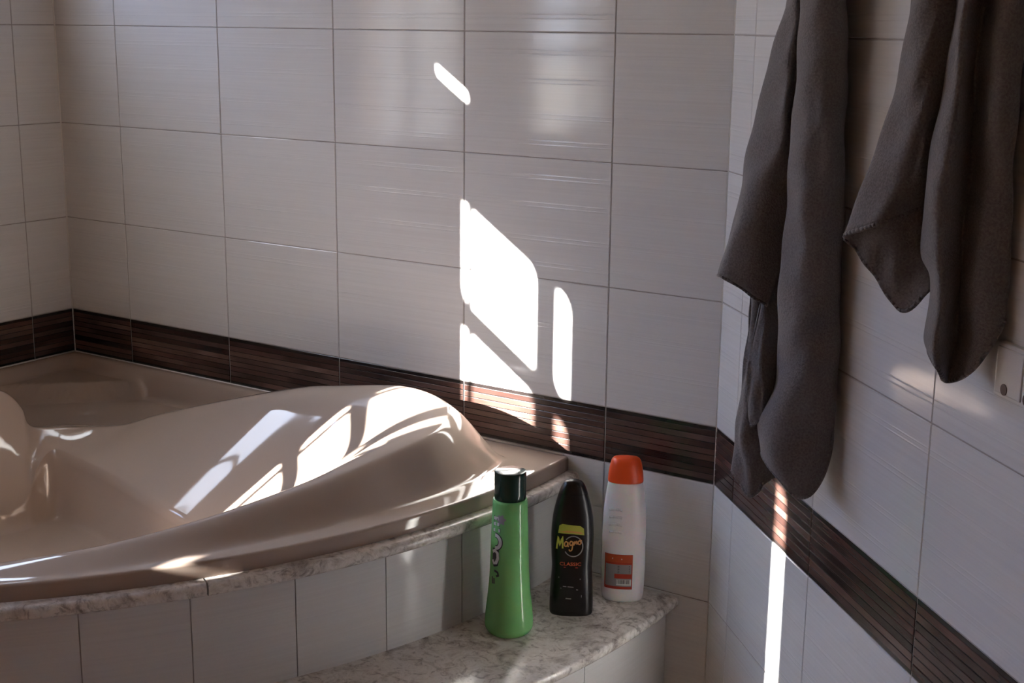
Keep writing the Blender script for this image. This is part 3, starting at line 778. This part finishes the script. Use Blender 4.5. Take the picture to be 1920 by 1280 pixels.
TOWEL_B = [
  [
   [(0.857,0.016,1.060), (0.740,0.020,0.882), (0.740,0.021,0.802), (0.740,0.030,0.727), (0.740,0.040,0.664), (0.740,0.056,0.601), (0.740,0.095,0.494)],
   [(0.892,0.063,1.060), (0.840,0.079,0.875), (0.840,0.079,0.800), (0.830,0.083,0.729), (0.820,0.087,0.669), (0.800,0.093,0.607), (0.780,0.122,0.501)],
   [(0.913,0.074,1.060), (0.900,0.092,0.872), (0.900,0.092,0.799), (0.890,0.090,0.730), (0.880,0.090,0.666), (0.870,0.094,0.607), (0.840,0.109,0.522)],
   [(0.916,0.065,1.060), (0.910,0.081,0.871), (0.910,0.079,0.799), (0.900,0.077,0.718), (0.890,0.076,0.648), (0.880,0.077,0.595), (0.860,0.084,0.538)],
   [(0.916,0.048,1.060), (0.910,0.060,0.872), (0.910,0.055,0.799), (0.900,0.055,0.718), (0.880,0.048,0.653), (0.870,0.050,0.587), (0.860,0.049,0.551)],
  ],
  [
   [(0.780,0.121,0.500), (0.780,0.120,0.498), (0.780,0.118,0.496)],
   [(0.835,0.107,0.521), (0.810,0.096,0.491), (0.800,0.091,0.457)],
   [(0.855,0.081,0.537), (0.830,0.064,0.472), (0.830,0.058,0.407)],
   [(0.860,0.049,0.549), (0.850,0.034,0.496), (0.860,0.032,0.445)],
  ],
  [
   [(0.892,0.014,1.060), (0.840,0.017,0.877), (0.840,0.012,0.801), (0.840,0.018,0.716), (0.840,0.023,0.650), (0.840,0.032,0.583), (0.840,0.033,0.535), (0.840,0.034,0.484), (0.840,0.017,0.455), (0.840,0.012,0.424), (0.840,0.018,0.375), (0.840,0.011,0.356)],
   [(0.911,0.045,1.060), (0.895,0.056,0.873), (0.895,0.050,0.799), (0.895,0.057,0.718), (0.895,0.062,0.654), (0.895,0.070,0.590), (0.895,0.071,0.544), (0.895,0.072,0.494), (0.895,0.056,0.466), (0.895,0.051,0.436), (0.895,0.057,0.389), (0.895,0.050,0.370)],
   [(0.936,0.065,1.060), (0.965,0.082,0.868), (0.965,0.077,0.798), (0.965,0.081,0.720), (0.965,0.083,0.659), (0.965,0.087,0.597), (0.965,0.088,0.553), (0.965,0.086,0.505), (0.965,0.081,0.480), (0.965,0.078,0.450), (0.965,0.079,0.398), (0.965,0.074,0.366)],
   [(0.924,0.035,1.060), (0.932,0.044,0.871), (0.932,0.039,0.799), (0.932,0.038,0.719), (0.932,0.037,0.657), (0.932,0.036,0.593), (0.932,0.036,0.535), (0.932,0.036,0.482), (0.932,0.037,0.443), (0.932,0.038,0.402), (0.932,0.038,0.368), (0.932,0.040,0.339)],
   [(0.943,0.041,1.060), (0.985,0.051,0.868), (0.985,0.045,0.798), (0.985,0.043,0.721), (0.985,0.042,0.661), (0.985,0.040,0.599), (0.985,0.039,0.543), (0.985,0.039,0.492), (0.985,0.038,0.453), (0.985,0.036,0.414), (0.985,0.037,0.393), (0.985,0.039,0.368)],
   [(0.946,0.024,1.060), (0.995,0.030,0.867), (0.995,0.024,0.798), (0.995,0.022,0.721), (0.995,0.019,0.649), (0.995,0.018,0.600), (0.995,0.015,0.544), (0.995,0.012,0.493), (0.995,0.010,0.454), (0.995,0.010,0.441), (0.995,0.009,0.434), (0.995,0.009,0.426)],
   [(0.930,0.012,1.060), (0.950,0.012,0.870), (0.954,0.008,0.799), (0.958,0.008,0.720), (0.963,0.008,0.646), (0.965,0.008,0.596), (0.969,0.008,0.540), (0.975,0.008,0.489), (0.978,0.008,0.451), (0.979,0.008,0.438), (0.980,0.008,0.430), (0.980,0.008,0.423)],
  ],
]

DW = Matrix.Rotation(rad(-45), 4, 'Z')          # wall frame: x along the wall, y into it, z up
def make_towel(name, sheets, hook, label, seed):
    rng = random.Random(seed)
    base = Vector((hook[0], -.05, 0.4))
    root = empty(name, DW @ base, rad(-45)); tag(root, label, 'towel', 'grey towels hanging on the diagonal wall')
    ph = [rng.uniform(0, 6.28) for _ in range(6)]
    for si, sheet in enumerate(sheets):
        RS, CS = 8, 8
        cols_ = []
        for c in sheet:
            pts = [Vector(p) for p in c]; n = len(pts); out = []
            for i in range(n-1):
                for k in range(RS):
                    t = k/RS; p0, p1, p2, p3 = pts[max(0, i-1)], pts[i], pts[i+1], pts[min(n-1, i+2)]
                    out.append(cr(p0, p1, p2, p3, t))
            out.append(pts[-1]); cols_.append(out)
        full = []
        n = len(cols_)
        for i in range(n-1):
            for k in range(CS):
                t = k/CS
                full.append([cr(cols_[max(0, i-1)][r], cols_[i][r], cols_[i+1][r], cols_[min(n-1, i+2)][r], t) for r in range(len(cols_[0]))])
        full.append(cols_[-1])
        vs, fs = [], []; R_ = len(full[0])
        for ci, c in enumerate(full):
            for ri, p in enumerate(c):
                q = ci/len(full); z = p.z
                wv = .0022*math.sin(31*z+9*q+ph[0])+.0016*math.sin(67*z-17*q+ph[1])+.0012*math.sin(23*q+ph[2]+14*z)
                d = max(.006, p.y+wv)
                vs.append(Vector((p.x+.6*wv, -d, z))-base)
        for i in range(len(full)-1):
            for r in range(R_-1): fs.append((i*R_+r, (i+1)*R_+r, (i+1)*R_+r+1, i*R_+r+1))
        me = mesh('fold', vs, fs); o = finish('fold', me, M['towel'], root, True)
        md = o.modifiers.new('thickness', 'SOLIDIFY'); md.thickness = .004; md.offset = 0
        # stitched hem along the lower edge
        hv, hf = [], []
        hem = [vs[i*R_+R_-1] for i in range(len(full))]
        for a, b in zip(hem[:-1], hem[1:]):
            if (b-a).length > 1e-5: tube(hv, hf, a, b, .0032, .0032, 6)
        finish('hem', mesh('hem', hv, hf), M['towel'], root, True)
    return root
def make_hook(hook, label):
    r = empty('towel_hook', DW @ Vector((hook[0], 0, hook[2]+.02)), rad(-45)); tag(r, label, 'hook', 'towel hooks on the diagonal wall')
    bmx = box_mesh('back_plate', -.018, .018, -.006, .001, -.03, .03, .003, 2); finish('back_plate', bmx, M['chrome'], r)
    vs, fs = [], []; pts = [Vector((0, -.004, 0)), Vector((0, -.04, -.012)), Vector((0, -.06, -.006)), Vector((0, -.068, .014))]
    for a, b in zip(pts[:-1], pts[1:]): tube(vs, fs, a, b, .005, .005, 8)
    finish('prong', mesh('prong', vs, fs), M['chrome'], r, True)
    return r
make_towel('hand_towel', TOWEL_A, TOWEL_A_HOOK, 'dark grey towel whose tips hang down over the brown border', 1)
make_towel('hand_towel', TOWEL_B, TOWEL_B_HOOK, 'dark grey towel hanging above the white wall switch', 2)
make_hook(TOWEL_A_HOOK, 'metal hook carrying the towel that hangs over the brown border')
make_hook(TOWEL_B_HOOK, 'metal hook carrying the towel above the wall switch')

# ------------------------------------------------------------------ switch
sw = empty('wall_switch', DW @ Vector((1.045, 0, .368)), rad(-45))
tag(sw, 'white plastic wall switch with red indicator lights beside the towel', 'switch')
finish('frame', box_mesh('frame', -.061, .066, -.010, .001, -.034, .034, .003, 3), M['switch'], sw)
for x0, xl in ((-.055, -.0335), (.004, .0060+.009)):
    rk = finish('rocker', box_mesh('rocker', x0, x0+.056, -.0125, -.008, -.028, .029, .0016, 2), M['switch'], sw)
    vs, fs = [], []; tube(vs, fs, (xl, -.0133, -.021), (xl, -.011, -.021), .0070, .0070, 18)
    finish('indicator_light', mesh('indicator_light', vs, fs), M['lens'], rk)
